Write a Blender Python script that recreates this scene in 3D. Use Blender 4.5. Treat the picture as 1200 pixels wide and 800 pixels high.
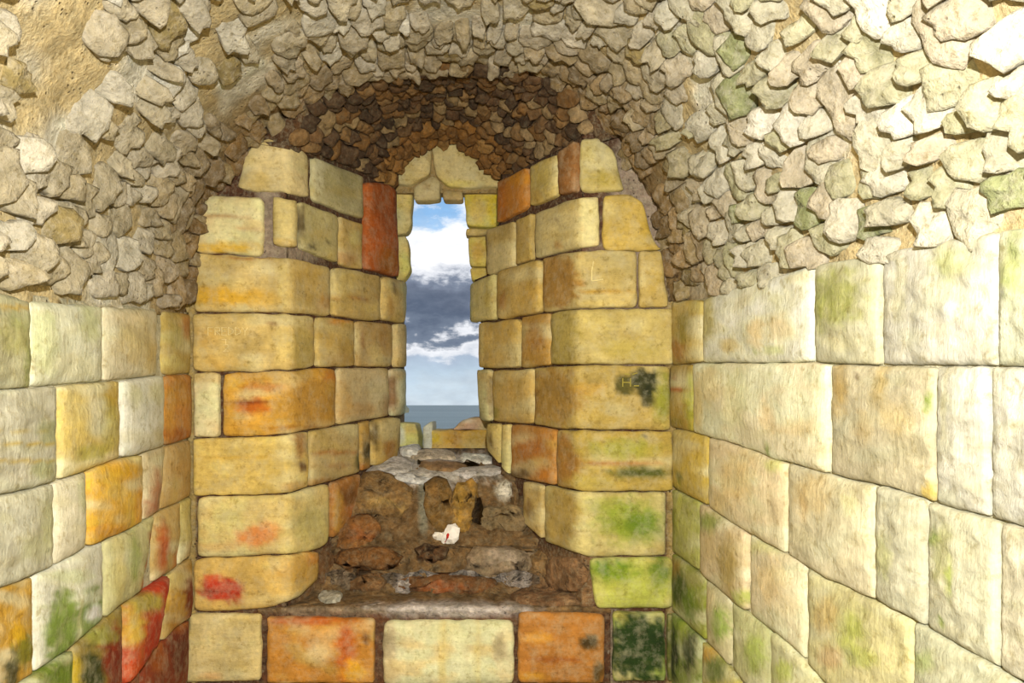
import bpy, math, random
from mathutils import Vector, noise
random.seed(7)
for o in list(bpy.data.objects): bpy.data.objects.remove(o)
SC = bpy.context.scene
COL = SC.collection

# ------------------------------------------------------------------ camera
CAMZ = 1.45          # eye height above the chamber floor
FP = 850.0           # focal length in pixels of a 1200 px wide picture
HY = 474.0           # row of the horizon
D = 2.85             # distance to the end wall
cd = bpy.data.cameras.new('camera'); cam = bpy.data.objects.new('camera', cd); COL.objects.link(cam)
cd.sensor_width = 36; cd.lens = FP / 1200 * 36; cd.shift_y = (HY - 400) / 1200
cd.clip_start = 0.02; cd.clip_end = 60000
cam.location = (0, 0, CAMZ); cam.rotation_euler = (math.pi / 2, 0, 0)
SC.camera = cam

# ------------------------------------------------------------------ exposure
vs = SC.view_settings
SC.display_settings.display_device = 'sRGB'
vs.view_transform = 'Standard'; vs.look = 'None'; vs.gamma = 1; vs.exposure = 0.0
vs.use_curve_mapping = False

# ------------------------------------------------------------------ sky
W = bpy.data.worlds.new('world'); SC.world = W; W.use_nodes = True
nt = W.node_tree; nt.nodes.clear()
def N(t, tree=None, **kw):
    n = (tree or nt).nodes.new(t)
    for k, v in kw.items(): setattr(n, k, v)
    return n
def srgb(c):
    return tuple(((x/255)/12.92 if x/255 <= .04045 else ((x/255+.055)/1.055)**2.4) for x in c)
def ramp(tree, stops, interp='LINEAR'):
    r = N('ShaderNodeValToRGB', tree); cr = r.color_ramp; cr.interpolation = interp
    while len(cr.elements) < len(stops): cr.elements.new(0.5)
    for e, (p, c) in zip(cr.elements, stops):
        e.position = p; e.color = (*c, 1) if len(c) == 3 else c
    return r
def math_n(tree, op, a=None, b=None):
    m = N('ShaderNodeMath', tree, operation=op)
    for i, v in enumerate((a, b)):
        if v is None: continue
        if isinstance(v, (int, float)): m.inputs[i].default_value = v
        else: tree.links.new(v, m.inputs[i])
    return m.outputs[0]
def build_sky():
    L = nt.links.new
    tc = N('ShaderNodeTexCoord'); sep = N('ShaderNodeSeparateXYZ'); L(tc.outputs['Generated'], sep.inputs[0])
    el = math_n(nt, 'ARCTAN2', sep.outputs[2], math_n(nt, 'SQRT', math_n(nt, 'ADD',
         math_n(nt, 'MULTIPLY', sep.outputs[0], sep.outputs[0]), math_n(nt, 'MULTIPLY', sep.outputs[1], sep.outputs[1]))))
    mp = N('ShaderNodeMapping'); L(tc.outputs['Generated'], mp.inputs[0]); mp.inputs['Scale'].default_value = (1, 1, 2.2)
    n1 = N('ShaderNodeTexNoise'); L(mp.outputs[0], n1.inputs['Vector'])
    n1.inputs['Scale'].default_value = 9; n1.inputs['Detail'].default_value = 9; n1.inputs['Roughness'].default_value = .55
    n2 = N('ShaderNodeTexNoise'); L(mp.outputs[0], n2.inputs['Vector'])
    n2.inputs['Scale'].default_value = 24; n2.inputs['Detail'].default_value = 8; n2.inputs['Roughness'].default_value = .6
    w = math_n(nt, 'MULTIPLY', math_n(nt, 'SUBTRACT', n1.outputs[0], .5), .13)
    w2 = math_n(nt, 'MULTIPLY', math_n(nt, 'SUBTRACT', n2.outputs[0], .5), .06)
    e2 = math_n(nt, 'ADD', math_n(nt, 'ADD', el, w), w2)
    f = math_n(nt, 'MULTIPLY', e2, 2.0)      # ramp 0..1 = 0..0.5 rad
    # elevation of a row = atan((474-y)/850)
    def E(y): return min(1, 2 * math.atan((474 - y) / 850))
    S = srgb
    r = ramp(nt, [(0.0, S((205, 218, 226))), (E(440), S((188, 207, 222))), (E(418), S((178, 194, 212))),
                  (E(408), S((226, 230, 236))), (E(396), S((238, 240, 244))), (E(388), S((120, 132, 150))),
                  (E(372), S((92, 104, 124))), (E(345), S((108, 118, 136))), (E(332), S((130, 140, 158))),
                  (E(322), S((225, 228, 234))), (E(308), S((255, 255, 255))), (E(275), S((250, 252, 255))),
                  (E(264), S((170, 203, 236))), (E(245), S((140, 184, 228))), (.72, S((120, 168, 220))), (1.0, S((90, 140, 205)))])
    L(f, r.inputs[0])
    # scattered white cloud higher up
    n3 = N('ShaderNodeTexNoise'); L(mp.outputs[0], n3.inputs['Vector'])
    n3.inputs['Scale'].default_value = 14; n3.inputs['Detail'].default_value = 10; n3.inputs['Roughness'].default_value = .6
    c = ramp(nt, [(.47, (0, 0, 0)), (.62, (1, 1, 1))]); L(n3.outputs[0], c.inputs[0])
    hi = N('ShaderNodeMapRange'); L(el, hi.inputs[0]); hi.inputs[1].default_value = .20; hi.inputs[2].default_value = .24
    mx = N('ShaderNodeMix', data_type='RGBA')
    L(math_n(nt, 'MULTIPLY', c.outputs[0], hi.outputs[0]), mx.inputs[0]); L(r.outputs[0], mx.inputs[6]); mx.inputs[7].default_value = (1, 1, 1, 1)
    # soft light and dark relief inside the clouds
    d = ramp(nt, [(.3, (.82, .83, .86)), (.65, (1.06, 1.06, 1.06))]); L(n2.outputs[0], d.inputs[0])
    mu = N('ShaderNodeMix', data_type='RGBA', blend_type='MULTIPLY'); mu.inputs[0].default_value = 1
    L(mx.outputs[2], mu.inputs[6]); L(d.outputs[0], mu.inputs[7])
    bg = N('ShaderNodeBackground'); L(mu.outputs[2], bg.inputs[0]); bg.inputs[1].default_value = 1.1
    out = N('ShaderNodeOutputWorld'); L(bg.outputs[0], out.inputs[0])
build_sky()

# ------------------------------------------------------------------ the camera's flash
fl = bpy.data.lights.new('flash', 'POINT'); fl.energy = 395; fl.shadow_soft_size = 0.018; fl.color = (1, .985, .965)
flo = bpy.data.objects.new('flash', fl); COL.objects.link(flo)
FLASH = Vector((0.05, 0.0, 0.33)); flo.location = FLASH + Vector((0, 0, CAMZ))

# ------------------------------------------------------------------ materials
def stone_mat(name, grain=60, streak=0.0, bump=.5, pits=0.3, rough=.88, contrast=.35, coarse=9, bdist=.006, pale=.35, pcol=(.62, .57, .37)):
    m = bpy.data.materials.new(name); m.use_nodes = True; t = m.node_tree; t.nodes.clear(); L = t.links.new
    out = N('ShaderNodeOutputMaterial', t); p = N('ShaderNodeBsdfPrincipled', t); L(p.outputs[0], out.inputs[0])
    p.inputs['Roughness'].default_value = rough; p.inputs['Specular IOR Level'].default_value = .25
    at = N('ShaderNodeAttribute', t, attribute_name='tint'); geo = N('ShaderNodeNewGeometry', t)
    def ns(scale, detail=6, ro=.6, vec=None):
        n = N('ShaderNodeTexNoise', t); n.inputs['Scale'].default_value = scale; n.inputs['Detail'].default_value = detail
        n.inputs['Roughness'].default_value = ro; L(vec or geo.outputs['Position'], n.inputs['Vector']); return n.outputs[0]
    a = ns(coarse, 8, .62); b = ns(grain, 5, .65)
    lo = 1 - contrast; hi = 1 + contrast * .75
    r1 = ramp(t, [(.3, (lo, lo, lo * .93)), (.7, (hi, hi, hi))]); L(a, r1.inputs[0])
    r2 = ramp(t, [(.28, (1 - contrast * .8,) * 3), (.72, (1 + contrast * .6,) * 3)]); L(b, r2.inputs[0])
    m1 = N('ShaderNodeMix', t, data_type='RGBA', blend_type='MULTIPLY'); m1.inputs[0].default_value = 1
    L(at.outputs['Color'], m1.inputs[6]); L(r1.outputs[0], m1.inputs[7])
    m2 = N('ShaderNodeMix', t, data_type='RGBA', blend_type='MULTIPLY'); m2.inputs[0].default_value = 1
    L(m1.outputs[2], m2.inputs[6]); L(r2.outputs[0], m2.inputs[7])
    pm = ns(coarse * 2.3, 7, .7); pr0 = ramp(t, [(.46, (0, 0, 0)), (.68, (pale, pale, pale))]); L(pm, pr0.inputs[0])
    m5 = N('ShaderNodeMix', t, data_type='RGBA'); L(pr0.outputs[0], m5.inputs[0]); L(m2.outputs[2], m5.inputs[6]); m5.inputs[7].default_value = (*[c_ * .62 for c_ in pcol], 1)
    dn = ns(coarse * 3.1 + 5, 7, .7); dr0 = ramp(t, [(.30, (.64, .59, .44)), (.46, (1, 1, 1))]); L(dn, dr0.inputs[0])
    m6 = N('ShaderNodeMix', t, data_type='RGBA', blend_type='MULTIPLY'); m6.inputs[0].default_value = 1; L(m5.outputs[2], m6.inputs[6]); L(dr0.outputs[0], m6.inputs[7])
    col = m6.outputs[2]; h = math_n(t, 'ADD', math_n(t, 'MULTIPLY', a, 1.0), math_n(t, 'MULTIPLY', b, .45))
    if streak:
        mp = N('ShaderNodeMapping', t); L(geo.outputs['Position'], mp.inputs[0])
        mp.inputs['Scale'].default_value = (1, 1, .12) if streak > 0 else (.12, .12, 1)
        s = ns(60, 6, .7, mp.outputs[0]); k = abs(streak)
        r3 = ramp(t, [(.35, (1 - k, 1 - k, 1 - k * 1.25)), (.6, (1 + k * .5,) * 3)]); L(s, r3.inputs[0])
        m3 = N('ShaderNodeMix', t, data_type='RGBA', blend_type='MULTIPLY'); m3.inputs[0].default_value = 1
        L(col, m3.inputs[6]); L(r3.outputs[0], m3.inputs[7]); col = m3.outputs[2]
        h = math_n(t, 'ADD', h, math_n(t, 'MULTIPLY', s, .7))
    if pits:
        v = N('ShaderNodeTexVoronoi', t); v.inputs['Scale'].default_value = 55; L(geo.outputs['Position'], v.inputs['Vector'])
        g = ns(14, 3); 
        pr = ramp(t, [(.05, (0, 0, 0)), (.22, (1, 1, 1))]); L(v.outputs['Distance'], pr.inputs[0])
        gr = ramp(t, [(.48, (0, 0, 0)), (.6, (1, 1, 1))]); L(g, gr.inputs[0])
        inv = math_n(t, 'MULTIPLY', math_n(t, 'MULTIPLY', math_n(t, 'SUBTRACT', 1.0, pr.outputs[0]), gr.outputs[0]), pits)
        m4 = N('ShaderNodeMix', t, data_type='RGBA'); L(inv, m4.inputs[0]); L(col, m4.inputs[6])
        m4.inputs[7].default_value = (.07, .045, .02, 1); col = m4.outputs[2]
        h = math_n(t, 'SUBTRACT', h, math_n(t, 'MULTIPLY', inv, .8))
    L(col, p.inputs['Base Color'])
    bp = N('ShaderNodeBump', t); bp.inputs['Strength'].default_value = bump; bp.inputs['Distance'].default_value = bdist
    L(h, bp.inputs['Height']); L(bp.outputs[0], p.inputs['Normal'])
    return m
M_FACE = stone_mat('sandstone_dressed', 70, -.07, .7, .35, contrast=.22)
M_SIDE = stone_mat('sandstone_tooled', 80, .13, .8, .12, contrast=.18)
M_RUB = stone_mat('rubble_stone', 60, 0, 1.0, .25, contrast=.28, coarse=16, bdist=.016, pale=.35, pcol=(.66, .61, .50))
M_DARK = stone_mat('rubble_sooty', 60, 0, .9, .35, contrast=.38, coarse=22, bdist=.012, pale=.12)
M_MORT = stone_mat('mortar', 90, 0, 1.0, .9, contrast=.35, coarse=25, bdist=.012)
M_ROCK = stone_mat('weathered_rock', 50, 0, 1.0, .6, contrast=.55, coarse=16, bdist=.020, pale=.2)
M_PLAIN = stone_mat('scratched_stone', 90, 0, .3, 0, contrast=.15, pale=0)

# ------------------------------------------------------------------ helpers
def lerp(a, b, t): return a + (b - a) * t
def sm(a, b, x):
    t = max(0, min(1, (x - a) / (b - a))); return t * t * (3 - 2 * t)
def curve(pts):
    def f(x):
        if x <= pts[0][0]: i = 0
        elif x >= pts[-1][0]: i = len(pts) - 2
        else:
            i = 0
            while pts[i + 1][0] < x: i += 1
        (x0, y0), (x1, y1) = pts[i], pts[i + 1]
        return y0 + (y1 - y0) * (x - x0) / (x1 - x0)
    return f
def clampc(pts):
    g = curve(pts)
    return lambda x: g(max(pts[0][0], min(pts[-1][0], x)))
def ray(px, py, d): return Vector(((px - 600) / FP * d, d, (HY - py) / FP * d))
def topx(P): return (600 + P.x / P.y * FP, HY - P.z / P.y * FP)
NB = Vector((0, 0, 0))
def nz(x, y, z=0.0): return noise.noise(Vector((x, y, z)))
def mesh_obj(name, verts, faces, mat, parent=None, tint=None, smooth=True, kind=None):
    me = bpy.data.meshes.new(name)
    me.from_pydata([(v[0], v[1], v[2] + CAMZ) for v in verts], [], faces)
    if smooth: me.polygons.foreach_set('use_smooth', [True] * len(me.polygons))
    if tint is not None:
        ka = .62 if mat in (M_FACE, M_SIDE, M_RUB, M_MORT, M_DARK) else .75
        a = me.color_attributes.new('tint', 'FLOAT_COLOR', 'POINT')
        flat = []
        if isinstance(tint, tuple): flat = [tint[0] * ka, tint[1] * ka, tint[2] * ka, 1] * len(verts)
        else:
            for c in tint: flat += [c[0] * ka, c[1] * ka, c[2] * ka, 1]
        a.data.foreach_set('color', flat)
    me.materials.append(mat); me.update()
    o = bpy.data.objects.new(name, me); COL.objects.link(o)
    if parent: o.parent = parent
    if kind: o['kind'] = kind
    return o
def blobmix(c, px, py, blobs):
    for b in blobs:
        cx, cy, rx, ry, bc, st = b[:6]; soft = b[6] if len(b) > 6 else .5
        wx = nz(px * .09, py * .09, cx) * .35 + nz(px * .3, py * .3, cy) * .2 + nz(px * .8, py * .8, cx) * .16
        dd = math.hypot((px - cx) / rx, (py - cy) / ry) * .88 + wx
        w = st * (1 - sm(1 - soft, 1 + soft * .4, dd))
        if w > 0:
            l = srgb(bc); c = tuple(lerp(c[i], l[i], w) for i in range(3))
    return c
def illum(P, n):
    l = FLASH - P; d2 = l.length_squared
    return max(.2, n.dot(l) / math.sqrt(d2)) / d2 * D * D

# ---- vertical wall planes: one over the distance is linear in the picture column
XL, XR = 222.0, 790.0        # chamber corners
VL, VR = 510.0, 480.0        # where the side walls converge
CL, CR = 337.0, 680.0        # corners of the splayed reveals
VLR, VRR = 870.0, 170.0
edgeL = clampc([(200, 467), (325, 467), (331, 472), (378, 472), (430, 471), (470, 472), (487, 467), (520, 464), (600, 464)])
edgeR = clampc([(200, 583), (264, 581), (268, 571), (319, 571), (326, 552), (374, 554), (378, 562), (430, 563), (440, 559), (462, 560), (493, 571), (560, 574)])
def inv_dep(px, py):
    if px < XL: return (px - VL) / (XL - VL) / D
    if px < CL: return 1 / D
    if px < 515:
        e = edgeL(py); ie = (VLR - e) / (VLR - CL)
        v = (VLR - px) / (VLR - CL)
        if px > e: v = max(1 / 1.62, ie - (px - e) * .035)
        return v / D
    if px > XR: return (px - VR) / (XR - VR) / D
    if px > CR: return 1 / D
    e = edgeR(py); ie = (e - VRR) / (CR - VRR); v = (px - VRR) / (CR - VRR)
    if px < e: v = max(1 / 1.62, ie - (e - px) * .035)
    return v / D
def Fwall(px, py):
    a = inv_dep(px - 1.2, py); b = inv_dep(px, py); c = inv_dep(px + 1.2, py)
    return ray(px, py, 1 / ((a + 2 * b + c) / 4))
def Fface(px, py): return ray(px, py, D)
def Fleft(px, py): return ray(px, py, 1 / ((px - VL) / (XL - VL) / D))
def Fright(px, py): return ray(px, py, 1 / ((px - VR) / (XR - VR) / D))
def Fplane(k): return lambda px, py: ray(px, py, D * k)
def nrm(F, px, py):
    dx = F(px + 1, py) - F(px - 1, py); dy = F(px, py + 1) - F(px, py - 1)
    n = dx.cross(dy); n.normalize()
    if n.dot(-F(px, py)) < 0: n.negate()
    return n

LO, HI = 0.0, 0.0
def block(parent, F, top, bot, xl, xr, col, blobs=(), g=1.6, H=.013, r=7, skirt=.045, mat=None, name='ashlar_block', rough=1.0,
          gain=1.0, bulge=.008, jit=1.0):
    """One dressed stone: a rounded slab on surface F, bounded by the joints above and below."""
    if not callable(top): top = curve(top) if isinstance(top, list) else (lambda x, v=top: v)
    if not callable(bot): bot = curve(bot) if isinstance(bot, list) else (lambda x, v=bot: v)
    if not isinstance(xl, tuple): xl = (xl, xl)
    if not isinstance(xr, tuple): xr = (xr, xr)
    sd = random.random() * 100
    wpx = ((xr[0] + xr[1]) - (xl[0] + xl[1])) / 2; xm = (sum(xl) + sum(xr)) / 4
    hpx = bot(xm) - top(xm)
    r = min(r, wpx * .3, hpx * .3)
    def samples(n, L):
        e = [0, r * .12 / L, r * .4 / L, r / L]
        mid = max(1, int(round((L - 2 * r) / 4.5)))
        mid = min(mid, 40)
        return e + [r / L + (1 - 2 * r / L) * i / mid for i in range(1, mid)] + [1 - x for x in reversed(e)]
    us = samples(0, wpx); ts = samples(0, hpx)
    nu, nv = len(us), len(ts)
    off = random.uniform(-.004, .006)
    lc0 = srgb(col); g_ = .35 * lc0[0] + .55 * lc0[1] + .1 * lc0[2]; lc0 = tuple(lerp(c, g_, .06) for c in lc0)
    if mat is M_SIDE and lc0[2] > .12: lc0 = tuple(lerp(c, g_, .20) * 1.0 for c in lc0)
    if lc0[1] > .28: lc0 = (lc0[0], lc0[1], lc0[2] * 1.12)
    V = []; T = []; rc = r * .95
    # albedo is constant over the stone
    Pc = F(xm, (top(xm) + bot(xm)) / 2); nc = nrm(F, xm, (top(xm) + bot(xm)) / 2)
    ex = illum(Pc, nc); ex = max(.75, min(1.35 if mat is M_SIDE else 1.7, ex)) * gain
    for j, t in enumerate(ts):
        for i, u in enumerate(us):
            eu = min(u, 1 - u) * wpx; et = min(t, 1 - t) * hpx
            # round the corners of the outline
            ci = rc * (1 - math.sqrt(max(0, 1 - (1 - min(et / rc, 1)) ** 2))) * .28 if rc > 0 else 0
            ri = rc * (1 - math.sqrt(max(0, 1 - (1 - min(eu / rc, 1)) ** 2))) * .28 if rc > 0 else 0
            x0 = lerp(xl[0], xl[1], t) + g / 2 + ci; x1 = lerp(xr[0], xr[1], t) - g / 2 - ci
            px = lerp(x0, x1, u)
            if F is Fwall and H:
                for cn in (CL, CR):
                    if xl[0] + 12 < cn < xr[0] - 12 and abs(px - cn) < 2.6: px = cn - 1.0 if px <= cn else cn + 1.0
            y0 = top(px) + g / 2 + ri; y1 = bot(px) - g / 2 - ri
            py = lerp(y0, y1, t)
            wob = 1 - min(min(eu, et) / (r * 1.2), 1)
            px += nz(px * .07, py * .07, sd) * 1.5 * wob * jit; py += nz(px * .07, py * .07, sd + 9) * 1.5 * wob * jit
            e = min(eu, et) / r
            hh = H * math.sqrt(max(0, 1 - (1 - min(e, 1)) ** 2))
            hh += bulge * (1 - (2 * u - 1) ** 2) * (1 - (2 * t - 1) ** 2) * (.35 if F is Fwall else 1)
            hh += off + rough * min(1, e) * (nz(px * .05, py * .05, sd) * .007 + nz(px * .16, py * .16, sd) * .0035)
            P = F(px, py); n = nrm(F, px, py)
            V.append(P + n * hh)
            cc = lc0
            k = 1 + .16 * nz(px * .03, py * .03, sd) + .10 * nz(px * .12, py * .12, sd)
            cc = (cc[0] * k, cc[1] * k, cc[2] * k)
            if lc0[1] > .2:
                w1 = .55 * sm(.05, .5, nz(px * .022, py * .045, sd + 3)); w2 = (.5 if mat is not M_SIDE else .35) * sm(.1, .5, nz(px * .03, py * .06, sd + 17))
                cc = tuple(lerp(cc[i], ((.68, .61, .33) if mat is not M_SIDE else (.70, .70, .50))[i], w1) for i in range(3)); cc = tuple(lerp(cc[i], ((.50, .36, .09) if mat is not M_SIDE else (.52, .46, .24))[i], w2) for i in range(3))
            cc = blobmix(cc, px, py, blobs)
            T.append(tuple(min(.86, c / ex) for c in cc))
    Fc = []
    for j in range(nv - 1):
        for i in range(nu - 1):
            a = j * nu + i; Fc.append((a, a + nu, a + nu + 1, a + 1))
    ring = [i for i in range(nu)] + [j * nu + nu - 1 for j in range(1, nv)] + [(nv - 1) * nu + i for i in range(nu - 2, -1, -1)] + [j * nu for j in range(nv - 2, 0, -1)]
    b0 = len(V)
    for i in ring:
        q = topx(V[i]); n = nrm(F, *q); V.append(V[i] - n * skirt); T.append(T[i])
    m = len(ring)
    for i in range(m): Fc.append((ring[i], ring[(i + 1) % m], b0 + (i + 1) % m, b0 + i))
    return mesh_obj(name, V, Fc, mat or M_FACE, parent, T)

def lump(F, cx, cy, rx, ry, rot, col, H=.03, seed=None, seg=12, blobs=(), sink=.03, flat=.5, tilt=0.0):
    """An irregular stone seated on surface F; returns verts, faces, tints."""
    sd = random.random() * 100 if seed is None else seed
    V = []; T = []; Fc = []; ca, sa = math.cos(rot), math.sin(rot)
    rings = (.35, .68, .9, 1.0, 1.04); c0 = srgb(col)
    rad = [1 + .22 * nz(math.cos(a * 6.283 / seg) * 1.3, math.sin(a * 6.283 / seg) * 1.3, sd) + .10 * random.uniform(-1, 1) for a in range(seg)]
    def put(x, y, hh):
        px = cx + x * ca - y * sa; py = cy + x * sa + y * ca
        P = F(px, py) + nrm(F, px, py) * hh; V.append(P)
        k = 1 + .2 * nz(px * .1, py * .1, sd); T.append(blobmix(tuple(min(.85, c * k) for c in c0), px, py, blobs))
    put(0, 0, H)
    for ri, q in enumerate(rings):
        for a in range(seg):
            an = a * 6.283185 / seg; x = math.cos(an); y = math.sin(an)
            s = (abs(x) ** 2.8 + abs(y) ** 2.8) ** (-1 / 2.8)
            x *= s * rx * rad[a] * q; y *= s * ry * rad[a] * q
            if ri == 4: hh = -sink
            else: hh = H * (1 - flat * q ** 4) * (.75 if ri == 3 else 1) + H * .35 * nz(x * .12, y * .12, sd) + tilt * y / ry * H
            put(x, y, hh)
    for a in range(seg):
        Fc.append((0, 1 + (a + 1) % seg, 1 + a))
        for ri in range(4):
            b = 1 + ri * seg; Fc.append((b + a, b + (a + 1) % seg, b + seg + (a + 1) % seg, b + seg + a))
    return V, Fc, T

def seat(ob, F):
    vs_ = [(topx(Vector((v.co.x, v.co.y, v.co.z - CAMZ))), Vector((v.co.x, v.co.y, v.co.z - CAMZ))) for v in ob.data.vertices]
    def h(x, y):
        q = min(vs_, key=lambda a: (a[0][0] - x) ** 2 + (a[0][1] - y) ** 2)
        return (q[1] - F(*q[0])).dot(nrm(F, x, y)) + .0005
    return h
def strokes(parent, F, lines, width, col, name, h=.0165, label=None):
    """Scratched lines: low ridged ribbons that lie on the stone."""
    V = []; Fc = []; sh = seat(parent, F)
    for (x0, y0, x1, y1) in lines:
        h = max(sh(x0, y0), sh(x1, y1))
        dx, dy = x1 - x0, y1 - y0; l = math.hypot(dx, dy) or 1; nx, ny = -dy / l * width / 2, dx / l * width / 2
        b = len(V)
        for (x, y) in ((x0, y0), ((x0 + x1) / 2, (y0 + y1) / 2), (x1, y1)):
            for s, q in ((-1, 0), (0, .0015), (1, 0)):
                V.append(F(x + nx * s, y + ny * s) + nrm(F, x, y) * (h + q))
            for s in (1, -1): V.append(F(x + nx * s, y + ny * s) + nrm(F, x, y) * (h - .012))
        for i in (0, 1):
            for k in range(5): Fc.append((b + i * 5 + k, b + i * 5 + (k + 1) % 5, b + (i + 1) * 5 + (k + 1) % 5, b + (i + 1) * 5 + k))
        Fc.append((b, b + 1, b + 2, b + 3, b + 4)); Fc.append((b + 10, b + 11, b + 12, b + 13, b + 14))
    o = mesh_obj(name, V, Fc, M_PLAIN, parent, srgb(col), smooth=False)
    if label: o['label'] = label
    return o

def gridmesh(name, P, nu, nv, mat, tintf, thick=.3, kind='structure', parent=None, off=None):
    """P(i,j) -> point, closed behind with a second skin."""
    pts = [[P(i, j) for i in range(nu)] for j in range(nv)]
    V = []; T = []; Fc = []
    def nn(i, j):
        a = pts[j][min(nu - 1, i + 1)] - pts[j][max(0, i - 1)]; b = pts[min(nv - 1, j + 1)][i] - pts[max(0, j - 1)][i]
        n = a.cross(b)
        if n.length < 1e-12: return Vector((0, -1, 0))
        n.normalize(); return n
    mid = pts[nv // 2][nu // 2]; n0 = nn(nu // 2, nv // 2)
    sgn = 1 if n0.dot(Vector((0, mid.y * .45, 0)) - mid) > 0 else -1
    for j in range(nv):
        for i in range(nu): V.append(pts[j][i]); T.append(tintf(pts[j][i]))
    for j in range(nv):
        for i in range(nu): V.append(pts[j][i] + (off if off else -nn(i, j) * sgn * thick)); T.append(T[j * nu + i])
    o = nu * nv
    for j in range(nv - 1):
        for i in range(nu - 1):
            a = j * nu + i; Fc.append((a, a + 1, a + nu + 1, a + nu)); Fc.append((o + a, o + a + nu, o + a + nu + 1, o + a + 1))
    ring = [i for i in range(nu)] + [j * nu + nu - 1 for j in range(1, nv)] + [(nv - 1) * nu + i for i in range(nu - 2, -1, -1)] + [j * nu for j in range(nv - 2, 0, -1)]
    for k in range(len(ring)): a, b = ring[k], ring[(k + 1) % len(ring)]; Fc.append((a, o + a, o + b, b))
    ob = mesh_obj(name, V, Fc, mat, parent, T); 
    if kind: ob['kind'] = kind
    return ob
def struct_tag(o, label, cat):
    o['label'] = label; o['category'] = cat; return o

FLOORZ = -CAMZ
def mortar_tint(base, amp=.2):
    c = srgb(base)
    def f(P):
        k = 1 + amp * nz(P.x * 9, P.y * 9, P.z * 9) + amp * nz(P.x * 30, P.y * 30, P.z * 30)
        return tuple(x * k for x in c)
    return f

# ------------------------------------------------------------------ setting: vault curve, wall backings
ARC = [(222, 372), (224, 330), (226, 295), (233, 255), (246, 225), (268, 198), (286, 168), (312, 148), (350, 126), (396, 101), (440, 86), (500, 77), (560, 75),
       (620, 83), (660, 98), (700, 130), (728, 165), (745, 200), (768, 240), (783, 285), (791, 330), (792, 362)]
def resample(pts, n):
    L = [0]
    for a, b in zip(pts, pts[1:]): L.append(L[-1] + (b - a).length)
    out = []
    for k in range(n):
        s = L[-1] * k / (n - 1); i = 0
        while i < len(pts) - 2 and L[i + 1] < s: i += 1
        t = (s - L[i]) / (L[i + 1] - L[i]); out.append(pts[i].lerp(pts[i + 1], t))
    return out, L[-1]
A3, ALEN = resample([ray(x, y, D) for x, y in ARC], 121)
for _ in range(2): A3 = [A3[0]] + [(A3[i - 1] + A3[i] * 2 + A3[i + 1]) / 4 for i in range(1, 120)] + [A3[-1]]
def vault_dir(q):
    vx = lerp(VL, 500, q * 2) if q < .5 else lerp(500, VR, q * 2 - 1)
    vy = lerp(398, 425, min(1, q * 3)) if q < .5 else lerp(425, 420, q * 2 - 1)
    return Vector(((vx - 600) / FP, 1, (HY - vy) / FP))
def vault(q, y):
    x = max(0, min(1, q)) * 120; i = min(119, int(x)); a = A3[i].lerp(A3[i + 1], x - i)
    if q < 0: a = a + Vector((0, 0, q * ALEN))
    if q > 1: a = a + Vector((0, 0, (1 - q) * ALEN))
    return a + vault_dir(max(0, min(1, q))) * (y - D)
def vault_frame(q, y):
    P = vault(q, y); ex = (vault(min(1, q + .01), y) - vault(max(0, q - .01), y)); ey = vault_dir(q)
    n = ex.cross(ey); n.normalize()
    c = Vector((-.1, y, .0))
    if n.dot(c - P) < 0: n.negate()
    ex.normalize(); ey = ey.normalized()
    return P, ex, ey, n
c_mort = (206, 184, 134)
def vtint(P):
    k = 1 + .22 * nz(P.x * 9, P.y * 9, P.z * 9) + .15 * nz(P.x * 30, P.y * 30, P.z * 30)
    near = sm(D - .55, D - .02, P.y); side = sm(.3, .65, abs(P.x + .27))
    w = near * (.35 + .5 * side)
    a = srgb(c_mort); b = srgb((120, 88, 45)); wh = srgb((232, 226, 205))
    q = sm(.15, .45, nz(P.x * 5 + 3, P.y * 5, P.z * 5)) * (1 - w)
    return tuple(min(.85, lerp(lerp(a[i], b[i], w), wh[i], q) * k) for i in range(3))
def vb(i, j):
    q = i / 159; y = D + .01 - (D + .9) * (j / 119)
    P, ex, ey, n = vault_frame(q, y)
    return P + n * (.014 * nz(P.x * 10, P.y * 10, P.z * 10) + .009 * nz(P.x * 28, P.y * 28, P.z * 28) - .003)
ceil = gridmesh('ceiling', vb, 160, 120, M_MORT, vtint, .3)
struct_tag(ceil, 'rubble barrel vault of small pale stones set in tan mortar over the chamber', 'ceiling')

def side_backing(name, X0, vx, qv, left):
    dirv = Vector(((vx - 600) / FP, 1, 0)); base = ray(X0, HY, D)
    nin = Vector((1, -dirv.x, 0)) if left else Vector((-1, dirv.x, 0)); nin.normalize()
    def P(i, j):
        y = D + .01 - (D + .9) * (i / 89); b = base + dirv * (y - D)
        zt = vault(qv, y).z + .02; z = lerp(FLOORZ, zt, j / 39)
        p = Vector((b.x, b.y, z)); return p - nin * (.005 + .004 * nz(p.x * 12, p.y * 12, p.z * 12))
    return P
tl = mortar_tint((214, 206, 172), .12); 
wl = gridmesh('wall_left', side_backing('l', XL, VL, 0, True), 90, 40, M_MORT, tl, .3)
struct_tag(wl, 'left side wall of worn pale and ochre ashlar blocks', 'wall')
wr = gridmesh('wall_right', side_backing('r', XR, VR, 1, False), 90, 40, M_MORT, tl, .3)
struct_tag(wr, 'right side wall of large pale cream ashlar blocks tinged green', 'wall')

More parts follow.
